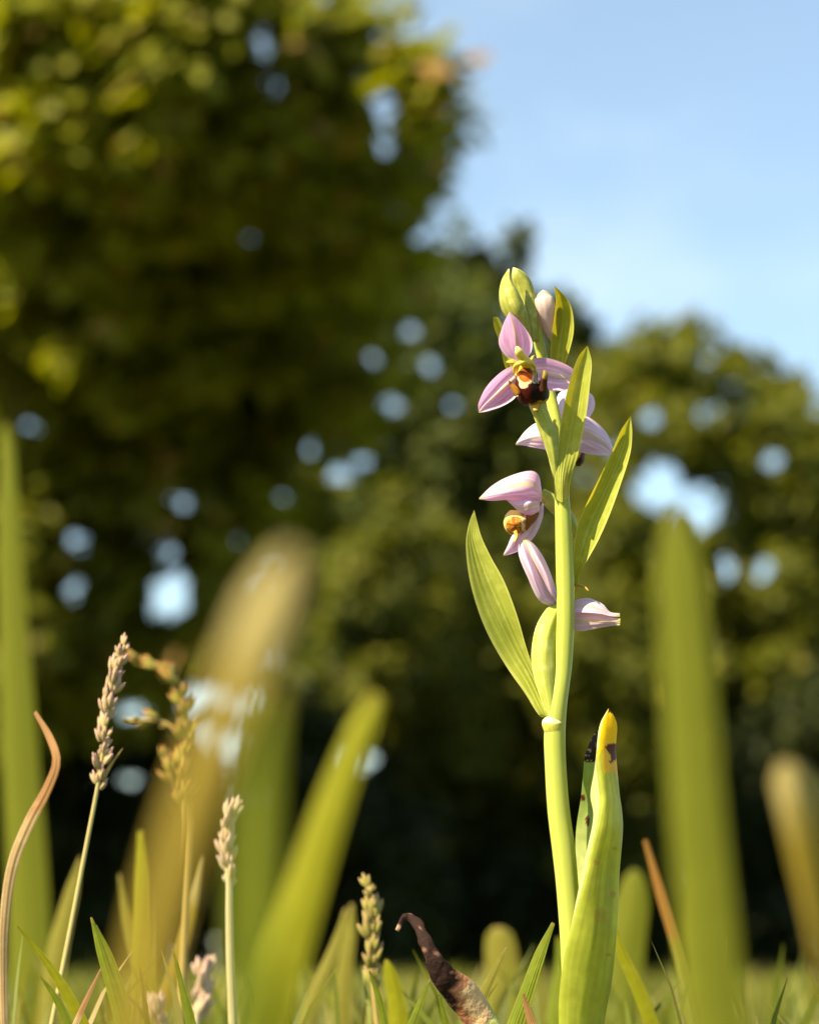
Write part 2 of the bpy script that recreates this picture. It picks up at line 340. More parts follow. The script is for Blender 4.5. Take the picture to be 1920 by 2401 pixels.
def tree(name, label, dist, trunk_px, poly, nclump, per, leaf, cr, depth, mat, seed, group=None, cat='tree', trunk_r=0.09, extra=(), lean=0.0, holes=True, openness=0.0, bright=0.5, trunks=1, bulge=0.0, light_top=False, sprigs=110, front=()):
    rng = random.Random(seed)
    base = W(trunk_px, 2300, dist); base.z = -0.02
    root = thing(name, base, label, cat, group)
    xs = [p[0] for p in poly]; ys = [p[1] for p in poly]; cl = []
    tries = 0
    while len(cl) < nclump and tries < 20000:
        tries += 1
        x, y = rng.uniform(min(xs), max(xs)), rng.uniform(min(ys), max(ys))
        if not in_poly(x, y, poly): continue
        rr = 0.55 * cr * FPX / dist
        if cat == 'tree' and not (in_poly(x + rr, y, poly) and in_poly(x, y - rr, poly)): continue
        if holes and any(((x - h[0]) / (h[2] + 10))**2 + ((y - h[1]) / (h[3] + 10))**2 < 1 for h in HOLES): continue
        dd = rng.uniform(-1, 1) * depth - bulge * min(1, max(0, (950 - y) / 700))
        if openness and noise.noise(Vector((x * 0.006, y * 0.006, seed))) < openness - 0.5: continue
        cl.append((W(x, y, dist + dd), cr * rng.uniform(0.55, 1.2) * (0.85 if light_top and y < 520 and x < 640 else 1), rng.random() if not light_top else min(1, rng.random() * (0.7 if y > 560 else 1) + (0.35 if y < 500 and x < 640 else 0))))  # with light_top, upper-left clumps get lighter leaf colour: sunlight painted into the tone
    for _ in range(sprigs):                        # ragged twigs along the outline
        k = rng.randrange(len(poly)); f_ = rng.random(); a_, b_ = poly[k], poly[(k + 1) % len(poly)]
        x, y = a_[0] + (b_[0] - a_[0]) * f_ + rng.gauss(0, 34), a_[1] + (b_[1] - a_[1]) * f_ - abs(rng.gauss(0, 34))
        cl.append((W(x, y, dist - (bulge * min(1, max(0, (950 - y) / 700)))), cr * rng.uniform(0.14, 0.40), rng.random()))
    for (x, y, r, k) in extra: cl.append((W(x, y, dist - bulge * min(1, max(0, (950 - y) / 700)) - depth * (1.25 if front else 0)), r, k))
    for (x0, y0, x1, y1, cnt, gap, rad, tlo, thi) in front:     # boughs standing proud of the crown's near side
        got = []; tr_ = 0
        while len(got) < cnt and tr_ < 3000:
            tr_ += 1; x, y = rng.uniform(x0, x1), rng.uniform(y0, y1)
            if not in_poly(x, y, poly) or any(math.hypot(x - a_, y - b_) < gap for a_, b_ in got): continue
            got.append((x, y)); cl.append((W(x, y, dist - bulge * min(1, max(0, (950 - y) / 700)) - depth * rng.uniform(1.15, 1.7)), rad * rng.uniform(0.7, 1.2), rng.uniform(tlo, thi)))
    g = np.random.default_rng(seed); VV = []; CC = []
    cam_ = np.array(CAM); fw, ri, up_ = np.array(FWD), np.array(RIGHT), np.array(UP)
    for c, r, tone in cl:
        m = per if r >= cr * 0.5 else max(6, int(per * (r / cr) ** 1.5))
        if light_top and c.z > 3.3: m = int(m * 0.42)
        d = g.normal(size=(m, 3)); d /= np.linalg.norm(d, axis=1)[:, None]
        p = np.array(c) + d * (r * g.random(m) ** 0.45)[:, None]
        nr = g.normal(size=(m, 3)) * 0.55 + SUNW * (0.75 if light_top else 0.35) + np.array([0, 0, 0.4]) + d * 0.3; nr /= np.linalg.norm(nr, axis=1)[:, None]
        ax = np.cross(nr, g.normal(size=(m, 3))); ax /= np.linalg.norm(ax, axis=1)[:, None]; ay = np.cross(nr, ax)
        s = leaf * g.uniform(0.6, 1.35, m)
        q = p + ay * (s * 0.5)[:, None] - cam_; z = q @ fw; x = IW / 2 + q @ ri / z * FPX; y = IH / 2 - q @ up_ / z * FPX
        ok = p[:, 2] > 0.05
        if holes:
            jit = np.array([noise.noise(Vector((a_ * 0.03, b_ * 0.03, 4.0))) for a_, b_ in zip(x, y)]) * 0.8; keep = g.random(m) < 0.012
            for h in HOLES:
                k_ = 0.80 if h[2] < 45 else 1.0
                ok &= (((x - h[0]) / (h[2] * k_))**2 + ((y - h[1]) / (h[3] * k_))**2 > 1 + jit) | keep
        p = p[ok]; nr = nr[ok]; ax = ax[ok]; ay = ay[ok]; s = s[ok]; m = len(p)
        if not m: continue
        lv = LEAF[None, :, :] * s[:, None, None]
        VV.append((p[:, None, :] + lv[:, :, 0:1] * ax[:, None, :] + lv[:, :, 1:2] * ay[:, None, :] + lv[:, :, 2:3] * nr[:, None, :]).reshape(-1, 3))
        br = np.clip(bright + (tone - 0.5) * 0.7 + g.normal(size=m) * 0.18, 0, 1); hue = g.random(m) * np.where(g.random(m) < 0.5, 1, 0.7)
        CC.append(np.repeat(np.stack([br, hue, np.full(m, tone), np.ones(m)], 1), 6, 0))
    V = np.concatenate(VV); C = np.concatenate(CC); n = len(V) // 6
    F = [(6*i, 6*i+1, 6*i+2, 6*i+3, 6*i+4, 6*i+5) for i in range(n)]
    cro = mesh_obj('crown', V, F, None, mat, base, root, cols=C, smooth=False)
    # trunk and limbs
    top = Vector((base.x + lean, base.y, max(0.5, np.median([c[0].z for c in cl]))))
    for k in range(trunks):
        off = Vector((rng.uniform(-1, 1) * 0.5, rng.uniform(-.4, .4), 0)) * (1 if trunks > 1 else 0)
        tt = top + off * 1.5
        pts = [base + off + Vector((0, 0, -0.05)), base + off * 1.1 + Vector((lean * .3 + rng.uniform(-.06, .06), 0, tt.z * 0.35)), base + off * 1.3 + Vector((lean * .6, rng.uniform(-.1, .1), tt.z * 0.7)), tt]
        Cn = spline([tuple(p) for p in pts], 14); R = np.linspace(trunk_r * 1.25, trunk_r * 0.4, 14); R[0] *= 1.3
        v, f, u = tube_arrays(Cn, R, 10)
        tr = mesh_obj('trunk', v, f, u, M['bark'], base, root)
        near = [c for c in cl if c[1] > cr * 0.5 and c[0].y > base.y + 0.1]
        for c in sorted(near, key=lambda q: rng.random())[:14 // trunks + 2]:
            s0 = Vector(Cn[rng.randint(5, 12)]); mid = s0.lerp(c[0], 0.5) + Vector((0, 0, -0.08 * (c[0] - s0).length))
            v, f, u = tube_arrays(spline([tuple(s0), tuple(mid), tuple(c[0])], 8), np.linspace(min(0.035, trunk_r * 0.3), 0.006, 8), 6)
            mesh_obj('limb', v, f, u, M['bark'], base, root)
    return root

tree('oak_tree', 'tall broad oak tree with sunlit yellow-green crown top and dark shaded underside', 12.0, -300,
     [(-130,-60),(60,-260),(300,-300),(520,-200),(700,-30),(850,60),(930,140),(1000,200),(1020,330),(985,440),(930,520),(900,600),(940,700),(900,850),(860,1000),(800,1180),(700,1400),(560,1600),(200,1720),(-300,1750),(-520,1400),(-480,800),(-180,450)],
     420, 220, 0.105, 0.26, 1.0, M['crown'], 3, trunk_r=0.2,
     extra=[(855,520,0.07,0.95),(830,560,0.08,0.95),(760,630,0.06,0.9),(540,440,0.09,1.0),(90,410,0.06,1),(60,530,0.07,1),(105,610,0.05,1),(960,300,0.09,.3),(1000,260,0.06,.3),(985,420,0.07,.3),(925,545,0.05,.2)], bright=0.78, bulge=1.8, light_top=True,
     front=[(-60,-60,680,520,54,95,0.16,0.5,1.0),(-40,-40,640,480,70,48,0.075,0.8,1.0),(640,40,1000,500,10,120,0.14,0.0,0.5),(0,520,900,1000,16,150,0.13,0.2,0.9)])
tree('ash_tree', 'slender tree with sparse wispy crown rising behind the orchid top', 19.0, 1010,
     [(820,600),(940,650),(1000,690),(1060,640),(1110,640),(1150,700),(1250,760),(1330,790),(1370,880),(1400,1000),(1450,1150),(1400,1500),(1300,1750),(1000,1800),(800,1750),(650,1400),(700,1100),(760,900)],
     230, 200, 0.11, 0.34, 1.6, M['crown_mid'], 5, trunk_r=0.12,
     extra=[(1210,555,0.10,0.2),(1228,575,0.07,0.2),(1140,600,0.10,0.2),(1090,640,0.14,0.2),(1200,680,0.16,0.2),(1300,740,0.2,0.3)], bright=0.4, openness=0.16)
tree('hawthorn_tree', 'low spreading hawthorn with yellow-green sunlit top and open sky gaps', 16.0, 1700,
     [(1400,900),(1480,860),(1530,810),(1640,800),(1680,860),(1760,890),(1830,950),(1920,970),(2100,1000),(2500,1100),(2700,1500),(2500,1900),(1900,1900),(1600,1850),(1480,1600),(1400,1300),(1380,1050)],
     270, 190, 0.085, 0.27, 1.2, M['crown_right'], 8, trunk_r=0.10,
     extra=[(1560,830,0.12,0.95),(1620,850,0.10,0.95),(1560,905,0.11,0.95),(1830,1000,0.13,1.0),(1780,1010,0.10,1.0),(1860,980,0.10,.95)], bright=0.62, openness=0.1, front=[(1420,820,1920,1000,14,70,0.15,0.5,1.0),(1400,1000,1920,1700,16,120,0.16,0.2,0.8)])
tree('hazel_bush', 'dense rounded hazel bush with olive sunlit leaves beneath the slender tree', 15.0, 1020,
     [(760,1420),(860,1260),(980,1230),(1080,1320),(1200,1480),(1330,1420),(1450,1380),(1560,1520),(1600,1800),(1560,2290),(700,2290),(680,1800)],
     230, 170, 0.08, 0.26, 0.9, M['crown_right'], 13, cat='bush', group='bushes along the foot of the trees', trunk_r=0.035, bright=0.55, trunks=3, openness=0.12, front=[(820,1240,1150,1750,18,95,0.16,0.4,1.0),(1300,1380,1600,1800,12,95,0.16,0.3,1.0),(850,1750,1550,2050,10,120,0.14,0.0,0.6)])
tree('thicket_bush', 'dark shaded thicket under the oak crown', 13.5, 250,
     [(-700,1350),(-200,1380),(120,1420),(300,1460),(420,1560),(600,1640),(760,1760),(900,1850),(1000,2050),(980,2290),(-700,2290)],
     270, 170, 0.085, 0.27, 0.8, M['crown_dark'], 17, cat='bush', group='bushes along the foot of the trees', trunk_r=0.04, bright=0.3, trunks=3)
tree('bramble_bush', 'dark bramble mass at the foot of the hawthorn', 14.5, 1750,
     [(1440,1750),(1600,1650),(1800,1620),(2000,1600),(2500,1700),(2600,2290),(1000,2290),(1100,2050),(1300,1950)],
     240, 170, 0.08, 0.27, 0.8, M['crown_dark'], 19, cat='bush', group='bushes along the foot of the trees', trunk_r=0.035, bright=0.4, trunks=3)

# ------------------------------------------------------------------ meadow grass nobody could count
def meadow():
    rng = random.Random(4); V = []; F = []; C = []; n = 0
    def blade(x, y, h, wd, lean, col):
        nonlocal n
        a = rng.uniform(0, 6.28); dx, dy = math.cos(a), math.sin(a); b = rng.uniform(0, 6.28); wx, wy = math.cos(b) * wd, math.sin(b) * wd * 0.5
        for k, (t, ww) in enumerate(((0, 1), (0.4, 0.9), (0.75, 0.55), (1, 0.06))):
            cx, cy, cz = x + dx * lean * t * t, y + dy * lean * t * t, -0.006 + (h + 0.006) * t * (1 - 0.12 * t)
            V.append((cx - wx * ww, cy - wy * ww, cz)); V.append((cx + wx * ww, cy + wy * ww, cz))
            sh = col if t < 0.9 else tuple(q * 1.1 for q in col)
            sh = tuple(q * 0.82 for q in sh); C.append((*sh, 1)); C.append((*sh, 1))
        for k in range(3): F.append((n + 2*k, n + 2*k + 1, n + 2*k + 3, n + 2*k + 2))
        n += 8
    cols = [(0.17, 0.20, 0.025), (0.24, 0.25, 0.03), (0.26, 0.23, 0.05), (0.40, 0.31, 0.14), (0.12, 0.15, 0.025)]
    wts = [5, 4, 3, 1.2, 3]
    for (y0, y1, xw, cnt, hmin, hmax) in ((0.12, 0.60, 0.5, 1800, 0.006, 0.022), (0.66, 1.2, 0.6, 1500, 0.015, 0.056), (1.2, 3.0, 1.2, 6000, 0.02, 0.06), (3.0, 8.0, 2.6, 12000, 0.03, 0.075), (8, 12.5, 4.2, 9000, 0.04, 0.10), (-1.0, 0.12, 0.8, 1500, 0.006, 0.02)):
        for _ in range(cnt):
            y = rng.uniform(y0, y1); x = rng.uniform(-xw, xw)
            if math.hypot(x, y) < 0.07: continue
            h = hmin + (hmax - hmin) * rng.random() ** 1.6
            blade(x, y, h, rng.uniform(0.0007, 0.002) * (1 if y < 3 else 1.8), h * rng.uniform(0.1, 0.6), rng.choices(cols, wts)[0])
    o = mesh_obj('meadow_grass', V, F, None, M['meadow'], (0, 0, 0), cols=C); o.location = (0, 0, 0)
    tag(o, 'short mixed green and straw meadow grass covering the ground', 'grass', kind='stuff')
meadow()

# ------------------------------------------------------------------ grass blades one can tell apart
def to_ground(P):
    """continue a centre line (list of world points, tip last) down to the soil from its first point"""
    a, b = P[0], P[1]; d = (a - b); d.normalize()
    if d.z > -0.35: d = Vector((d.x * 0.5, d.y * 0.5, -0.6)).normalized()
    t = (a.z + 0.006) / -d.z
    if t < 1e-4: return P
    return [a + d * t, a + d * t * 0.5] + P
def blade(name, pts, widths, mat, label, dz=0.0, depth=None, group=None, turn=0.25, crease=0.3, nv=30, cat='grass', ext_w=None, blunt=False, twist=0.0):
    """pts from lowest seen point to the tip in pixels; widths in pixels as seen; dz mm behind the orchid or depth in metres"""
    dep = depth if depth is not None else D0 + dz * 1e-3
    P = [W(p[0], p[1], dep + (p[2] * 1e-3 if len(p) > 2 else 0)) for p in pts]
    n0 = len(P); P = to_ground(P); add = len(P) - n0
    wd = [widths[0] * (ext_w or 0.9)] * add + list(widths)
    Pn = np.array([list(p) for p in P]); seg = np.linalg.norm(np.diff(Pn, axis=0), axis=1) ** 0.5
    ts = np.concatenate([[0], np.cumsum(seg)]); ts /= ts[-1]
    C = spline(Pn, nv, ts); hw = np.maximum(np.interp(np.linspace(0, 1, nv), ts, wd), 0.6) / FPX * dep / 2
    if blunt: hw[-1] *= 0.35; hw[-2] *= 0.8
    T = frames(C); f = np.array(FWD); nu = 5; V = []; uv = []
    for j in range(nv):
        a = np.cross(T[j], f); a /= max(np.linalg.norm(a), 1e-9); b = np.cross(a, T[j])
        ang = turn + twist * j / nv; s = a * math.cos(ang) + b * math.sin(ang); nn = -a * math.sin(ang) + b * math.cos(ang)
        for i in range(nu):
            u = i / (nu - 1) * 2 - 1
            V.append(C[j] + s * u * hw[j] / max(0.5, math.cos(ang)) + nn * (abs(u) - 0.5) * hw[j] * crease); uv.append((i / (nu - 1), j / (nv - 1)))
    o = mesh_obj(name, V, grid_faces(nv, nu), uv, M[mat], tuple(P[0]))
    tag(o, label, cat, group); return o

# broad blades close to the lens, far out of focus
blade('grass_shoot', [(70,2500),(62,2100),(40,1700),(22,1300),(16,1060),(14,990)], [110,102,86,62,36,8], 'grass_deep', 'tall upright green blade rising behind the dry curled leaf', depth=1.7, turn=0.3)
blade('grass_shoot', [(290,2500),(365,2150),(475,1800),(595,1480),(685,1290)], [90,95,105,115,95], 'grass_brown', 'long brownish-yellow blade leaning right with pale blurred tip', depth=0.195, turn=0.3, blunt=True)
blade('grass_shoot', [(600,2500),(640,2330),(700,2130),(780,1880),(850,1700),(885,1630)], [125,115,100,80,60,30], 'grass_yellow', 'bright yellow-green blade leaning right beside the pale pink grass head', depth=0.32, turn=0.25)
blade('grass_shoot', [(600,2500),(590,2200),(600,1900),(640,1600)], [110,90,70,30], 'grass', 'soft dark green blade between the two leaning blades', depth=0.20, turn=0.4)
blade('grass_shoot', [(1690,2500),(1660,2200),(1630,1900),(1610,1600),(1592,1350),(1583,1200)], [135,130,124,118,108,84], 'grass_deep', 'wide upright green blade standing right of the orchid', depth=0.29, turn=0.3, blunt=True)
blade('grass_shoot', [(1700,2520),(1660,2330),(1630,2180),(1605,2080)], [110,100,80,30], 'grass_yellow', 'pale yellow-green blade at the foot of the wide upright one', depth=0.34)
blade('grass_shoot', [(2010,2500),(1960,2240),(1900,2000),(1850,1830),(1835,1785)], [110,108,100,80,50], 'grass_brown', 'brown-ochre blunt blade leaning left past the wide green blade', depth=0.30, blunt=True)
# sharper ones about the orchid
blade('grass_shoot', [(292,2430),(262,2320),(235,2230),(213,2152)], [44,40,30,5], 'grass', 'dark green folded blade with purple tip beside the pink grass head stalk', dz=12, turn=0.5, crease=0.9)
blade('grass_shoot', [(300,2430),(285,2330),(255,2240),(225,2170)], [24,22,18,4], 'grass', 'thin green blade tucked against the folded purple-tipped blade', dz=18, turn=0.4)
blade('grass_shoot', [(205,2430),(160,2340),(110,2260),(40,2172)], [34,30,20,4], 'grass_yellow', 'thin green blade arching left across the tall stalk foot', dz=25)
blade('grass_shoot', [(170,2430),(135,2350),(95,2290)], [26,20,4], 'grass', 'short green blade under the left-arching blade', dz=40)
blade('grass_shoot', [(165,2430),(200,2350),(237,2272)], [16,13,4], 'grass_dry', 'straw-coloured dry blade leaning right among green blades', dz=-8)
blade('grass_shoot', [(455,2430),(435,2350),(405,2225)], [26,22,4], 'grass', 'thin green blade with dry brown tip left of the small pink head', dz=-20)
blade('grass_shoot', [(655,2430),(630,2370),(604,2318)], [22,16,4], 'grass_yellow', 'little yellow-green blade at the foot of the bright leaning blade', dz=5)
blade('grass_shoot', [(605,2440),(603,2380),(600,2330)], [16,12,4], 'grass', 'short upright green blade beside the pale pink head stalk', dz=30)
blade('grass_shoot', [(905,2430),(890,2350),(866,2278)], [22,17,4], 'grass', 'narrow green blade in front of the olive grass head', dz=-6)
blade('grass_shoot', [(955,2430),(980,2365),(1008,2297)], [22,17,4], 'grass', 'narrow green blade touching the blackened leaf', dz=2)
blade('grass_shoot', [(1055,2430),(1040,2380),(1030,2338)], [18,13,4], 'grass', 'small green blade under the blackened leaf', dz=-8)
blade('grass_shoot', [(1090,2440),(1125,2350),(1160,2275),(1188,2221)], [30,27,18,3], 'grass_olive', 'green blade with straw tip behind the blackened leaf', dz=10)
blade('grass_shoot', [(1195,2440),(1230,2340),(1265,2240),(1297,2165)], [40,34,26,8], 'grass', 'bright green blade with pinkish tip left of the orchid foot', dz=6, turn=0.4)
blade('grass_shoot', [(1258,2440),(1240,2380),(1226,2332)], [24,18,6], 'grass_dry', 'short brown dry blade by the orchid foot', dz=-4)
blade('grass_shoot', [(1180,2440),(1178,2300),(1172,2220),(1168,2175)], [84,80,72,50], 'grass_olive', 'blurred blunt olive blade standing behind the blackened leaf', dz=620, blunt=True)
blade('grass_shoot', [(1300,2440),(1320,2300),(1310,2200)], [60,50,10], 'grass', 'soft green blade close behind the orchid stem', dz=300)
blade('grass_shoot', [(1640,2440),(1600,2260),(1550,2100),(1512,1970)], [34,30,24,10], 'grass_rust', 'rust-tipped blade leaning left behind the orchid leaf', dz=230)
blade('grass_shoot', [(1540,2440),(1500,2330),(1455,2230),(1430,2150)], [36,32,24,6], 'grass_yellow', 'light green blade crossing behind the large orchid leaf', dz=90)
blade('grass_shoot', [(1450,2440),(1460,2250),(1480,2120),(1490,2040)], [100,95,80,40], 'grass_deep', 'broad soft green blade behind the large orchid leaf', dz=700, blunt=True)
blade('grass_shoot', [(335,2440),(336,2200),(335,2060),(330,1950)], [48,44,38,14], 'grass_yellow', 'upright yellow-green blade behind the tall stalks', dz=300)
blade('grass_shoot', [(385,2440),(340,2300),(300,2160),(280,2050)], [44,38,28,6], 'grass_olive', 'olive blade leaning left behind the tall stalks', dz=330)
blade('grass_shoot', [(330,2440),(390,2320),(440,2150),(470,2010)], [46,40,30,6], 'grass_brown', 'rusty brown blade leaning right behind the drooping head stalk', dz=360)
blade('grass_shoot', [(110,2440),(130,2250),(165,2100),(190,2010)], [60,50,34,6], 'grass_olive', 'faint olive blade behind the foot of the tall left blade', dz=380)
blade('grass_shoot', [(700,2440),(740,2330),(790,2210),(810,2130)], [44,38,26,6], 'grass_olive', 'blurred olive blade left of the olive grass head', dz=300)
blade('grass_shoot', [(800,2440),(805,2300),(820,2190),(825,2120)], [44,40,30,8], 'grass_olive', 'blurred upright olive-brown blade next to the olive grass head', dz=360)
blade('grass_shoot', [(935,2440),(930,2360),(915,2290),(905,2250)], [50,44,34,14], 'grass_yellow', 'pale yellow-green blade behind the olive grass head', dz=130, blunt=True)
# the dry curled leaf
blade('dry_grass_leaf', [(8,2440,0),(4,2300,0),(6,2160,-2),(24,2030,-4),(62,1930,-6),(105,1850,-8),(128,1785,-10),(112,1730,-8),(80,1672,-6)], [20,22,26,28,28,25,21,19,10], 'grass_dry',
      'dry tan leaf curling over at its tip beside the tall left blade', dz=-45, cat='grass leaf', turn=0.2, crease=1.1, twist=0.8, nv=50)

# ------------------------------------------------------------------ flowering grass heads
def spikelet_arrays():
    parts = []
    for k, (dx, dy, rot, s) in enumerate(((0, 0, 0, 1.0), (0.16, 0.05, 0.35, 0.8), (-0.16, -0.05, -0.35, 0.82), (0.02, 0.15, 0.15, 0.7))):
        n, m = 7, 8; V = []; uv = []
        for j in range(m):
            t = j / (m - 1); r = 0.17 * math.sin(math.pi * min(1, 0.10 + t * 0.88)) ** 0.8 * s
            for i in range(n):
                th = 2 * math.pi * i / n
                x, y, z = r * math.cos(th), r * 0.7 * math.sin(th), t * s
                x2 = x * math.cos(rot) + z * math.sin(rot); z2 = -x * math.sin(rot) + z * math.cos(rot)
                V.append((x2 + dx * 0.4, y + dy, z2)); uv.append((i / n, t))
        F = grid_faces(m, n, True); F.append(tuple(range((m - 1) * n, m * n))); parts.append((np.array(V), F, np.array(uv)))
    return merge(parts)
SPK = {}
def spk_mesh(mat):
    if mat not in SPK:
        v, f, u = spikelet_arrays(); o = mesh_obj('spikelet', v, f, u, M[mat], (0, 0, 0)); SPK[mat] = o.data; bpy.data.objects.remove(o)
    return SPK[mat]
def grass_head(stalk, radius, head, n, size, mat, smat, label, dz, seed, wide=0.5, branches=(), leaflet=None, spread=0.5):
    """stalk: pixels from low to the head's foot; head: pixels from there to the tip; size: spikelet length in px"""
    rng = random.Random(seed); dep = D0 + dz * 1e-3; px = dep / FPX
    P = to_ground([W(p[0], p[1], dep) for p in stalk]); base = P[0]
    root = thing('grass_flower_head', base, label, 'grass head', 'flowering grass heads in the meadow')
    H = [W(p[0], p[1], dep) for p in head]
    C = spline([tuple(p) for p in P + H[1:]], 44); R = np.linspace(radius, radius * 0.45, 44) * px
    v, f, u = tube_arrays(C, R, 8); mesh_obj('stalk', v, f, u, M[mat], base, root)
    axes = [(spline([tuple(p) for p in H], n), n, 1.0)]
    for br in branches:
        bp = [W(p[0], p[1], dep) for p in br]; k = max(3, n // 5)
        cb = spline([tuple(p) for p in bp], 10); v, f, u = tube_arrays(cb, np.full(10, radius * 0.4 * px), 6); mesh_obj('branch', v, f, u, M[mat], base, root)
        axes.append((spline([tuple(p) for p in bp], k + 2)[2:], k, 0.8))
    me = spk_mesh(smat)
    for C2, k, sc in axes:
        T = frames(np.asarray(C2))
        for i in range(k):
            t = i / max(1, k - 1); ax = Vector(T[i]); ang = i * 2.4 + rng.uniform(-.4, .4)
            env = (0.55 + 0.45 * math.sin(math.pi * min(1, 0.15 + t * 0.75)))
            o1 = ax.orthogonal().normalized(); side = Matrix.Rotation(ang, 3, ax) @ o1
            d = (ax * (1.2 - spread * 0.4) + side * spread * rng.uniform(0.2, 1.5) * (1 - 0.6 * t)); d.normalize()
            o = bpy.data.objects.new('spikelet', me); COL.objects.link(o); o.parent = root
            s = size * px * rng.uniform(0.55, 1.3) * env * sc
            o.matrix_basis = Matrix.Translation(Vector(C2[i]) + side * wide * size * 0.3 * px * env - base) @ d.to_track_quat('Z', 'X').to_matrix().to_4x4() @ Matrix.Rotation(rng.uniform(0, 6), 4, 'Z') @ Matrix.Diagonal((s * 1.05, s * 1.05, s, 1))
    if leaflet:
        bp = [W(p[0], p[1], dep) for p in leaflet]; v, f, u = tube_arrays(spline([tuple(p) for p in bp], 10), np.linspace(radius, 0.8, 10) * px, 6, squash=0.4); mesh_obj('leaflet', v, f, u, M['stalk_olive'], base, root)
    return root
grass_head([(118,2420),(165,2180),(205,1970),(228,1850)], 7, [(228,1850),(240,1770),(250,1680),(262,1600),(292,1512)], 28, 40, 'stalk_straw', 'spike_pink',
           'tall pinkish grass flower head on a straw-green stalk leaning right', 60, 1, leaflet=[(238,1830),(262,1790),(288,1755)], wide=0.55)
grass_head([(422,2420),(432,2150),(440,1950),(438,1900)], 11, [(438,1900),(434,1800),(440,1700),(425,1625),(375,1570),(312,1538)], 26, 50, 'stalk_olive', 'spike_rust',
           'drooping rust-olive grass flower head bending left at the top', 220, 2, branches=[[(430,1720),(370,1690),(305,1690)], [(438,1900),(405,1830),(385,1770)]], wide=0.5)
grass_head([(545,2420),(538,2250),(536,2130),(536,2080)], 13, [(536,2080),(532,2010),(530,1950),(545,1900)], 17, 46, 'stalk_pale', 'spike_pale',
           'pale pink grass flower head on a cream stalk before the bright leaning blade', -85, 3, wide=0.5)
grass_head([(890,2440),(882,2380),(876,2320)], 9, [(876,2320),(873,2230),(872,2150),(866,2080)], 20, 46, 'stalk_olive', 'spike_olive',
           'short olive-brown upright grass flower head left of the blackened leaf', 110, 4, wide=0.5)
grass_head([(455,2440),(458,2420),(460,2390)], 12, [(460,2390),(468,2340),(478,2290),(488,2262)], 14, 50, 'stalk_pale', 'spike_pale',
           'low small pale pink grass flower head near the pale pink head stalk', 170, 5, wide=0.5)
grass_head([(390,2460),(385,2440),(378,2415)], 9, [(378,2415),(370,2385),(360,2350)], 9, 44, 'stalk_pale', 'spike_pale',
           'tiny pink grass flower tuft just above the turf', 190, 6)

# ------------------------------------------------------------------ the blackened withered leaf
def withered():
    base = OW((1200, 2655, -14)); root_pts = [(1200,2655),(1175,2500),(1130,2400),(1085,2335),(1040,2290),(1010,2235),(990,2190),(972,2160),(950,2152),(931,2183)]
    wl = [60,70,72,78,58,34,26,24,18,8]
    P = spline([tuple(OW((p[0], p[1], -14 + 3 * math.sin(i)))) for i, p in enumerate(root_pts)], 60)
    q = np.array([list(OW((p[0], p[1], -14))) for p in root_pts]); seg = np.linalg.norm(np.diff(q, axis=0), axis=1) ** 0.5; ts = np.concatenate([[0], np.cumsum(seg)]); ts /= ts[-1]
    R = np.interp(np.linspace(0, 1, 60), ts, wl) * 0.5e-4
    n = 18; V, F, uv = tube_arrays(P, R, n, squash=0.45)
    Vn = V.copy(); cols = []
    for k in range(len(V)):
        j = k // n; t = j / 59; c = P[j]
        s = 1 + (0.30 * noise.noise(Vector(V[k]) * 420) + 0.16 * noise.noise(Vector(V[k]) * 1100)) * min(1, max(0, (t - 0.45) * 5)) + 0.05 * math.sin(k % n * 2.1)
        Vn[k] = c + (V[k] - c) * s
        nn = noise.noise(Vector(V[k]) * 260) * 0.05; e = 0.68 + (1088 - project(Vector(V[k]))[0]) / 700 + nn if t < 0.75 else 0.9
        if e < 0.60: col = (0.42, 0.45, 0.15)
        elif e < 0.66: col = (0.66, 0.44, 0.24)
        elif e < 0.70: col = (0.40, 0.17, 0.09)
        else:
            col = (0.022, 0.010, 0.008) if noise.noise(Vector(V[k]) * 700) < 0.42 else (0.17, 0.085, 0.06)
            if t > 0.97: col = (0.42, 0.26, 0.18)
        cols.append((*col, 1))
    o = mesh_obj('withered_leaf', Vn, F, uv, M['withered'], tuple(base), cols=cols)
    tag(o, 'blackened shrivelled leaf with hooked tip curving up from a green base', 'leaf')
withered()

# ------------------------------------------------------------------ the bee orchid
B0 = Vector(OW((1345, 2652, 0))); B0.z = 0.0
orchid = thing('bee_orchid', B0, 'bee orchid with pink sepals, brown velvety lip and green bracts on an upright stem', 'orchid')
O = B0
tube('stem', [(1347,2662,0),(1346,2400,0),(1342,2230,0),(1331,2085,0),(1322,1993,0),(1310,1900,0),(1303,1800,0),(1301,1715,0),(1309,1640,0),(1320,1560,1),(1326,1450,1),(1324,1323,1),(1317,1150,1),(1306,1010,4),(1285,900,6),(1263,800,5),(1252,735,4),(1240,690,3)],
     [27,27,27,26,27,26,25,25,22,21.5,21,21,17.5,15,13,13,12,6], M['stem'], orchid, O, m=110, n=24, ribs=5, amp=0.018)
# node under the large left bract
tube('node_sheath', [(1301,1714,0),(1298,1704,-0.2),(1297,1696,-0.2),(1299,1688,0)], [24,25.5,26.5,21], M['node'], orchid, O, m=12, n=20)

def bract(left, mid, right, mat, nu=15, nv=50, ripple=0.25, seed=1, name='bract'):
    return sheet(name, [left, mid, right], M[mat], orchid, O, nu, nv, ripple=ripple, seed=seed)
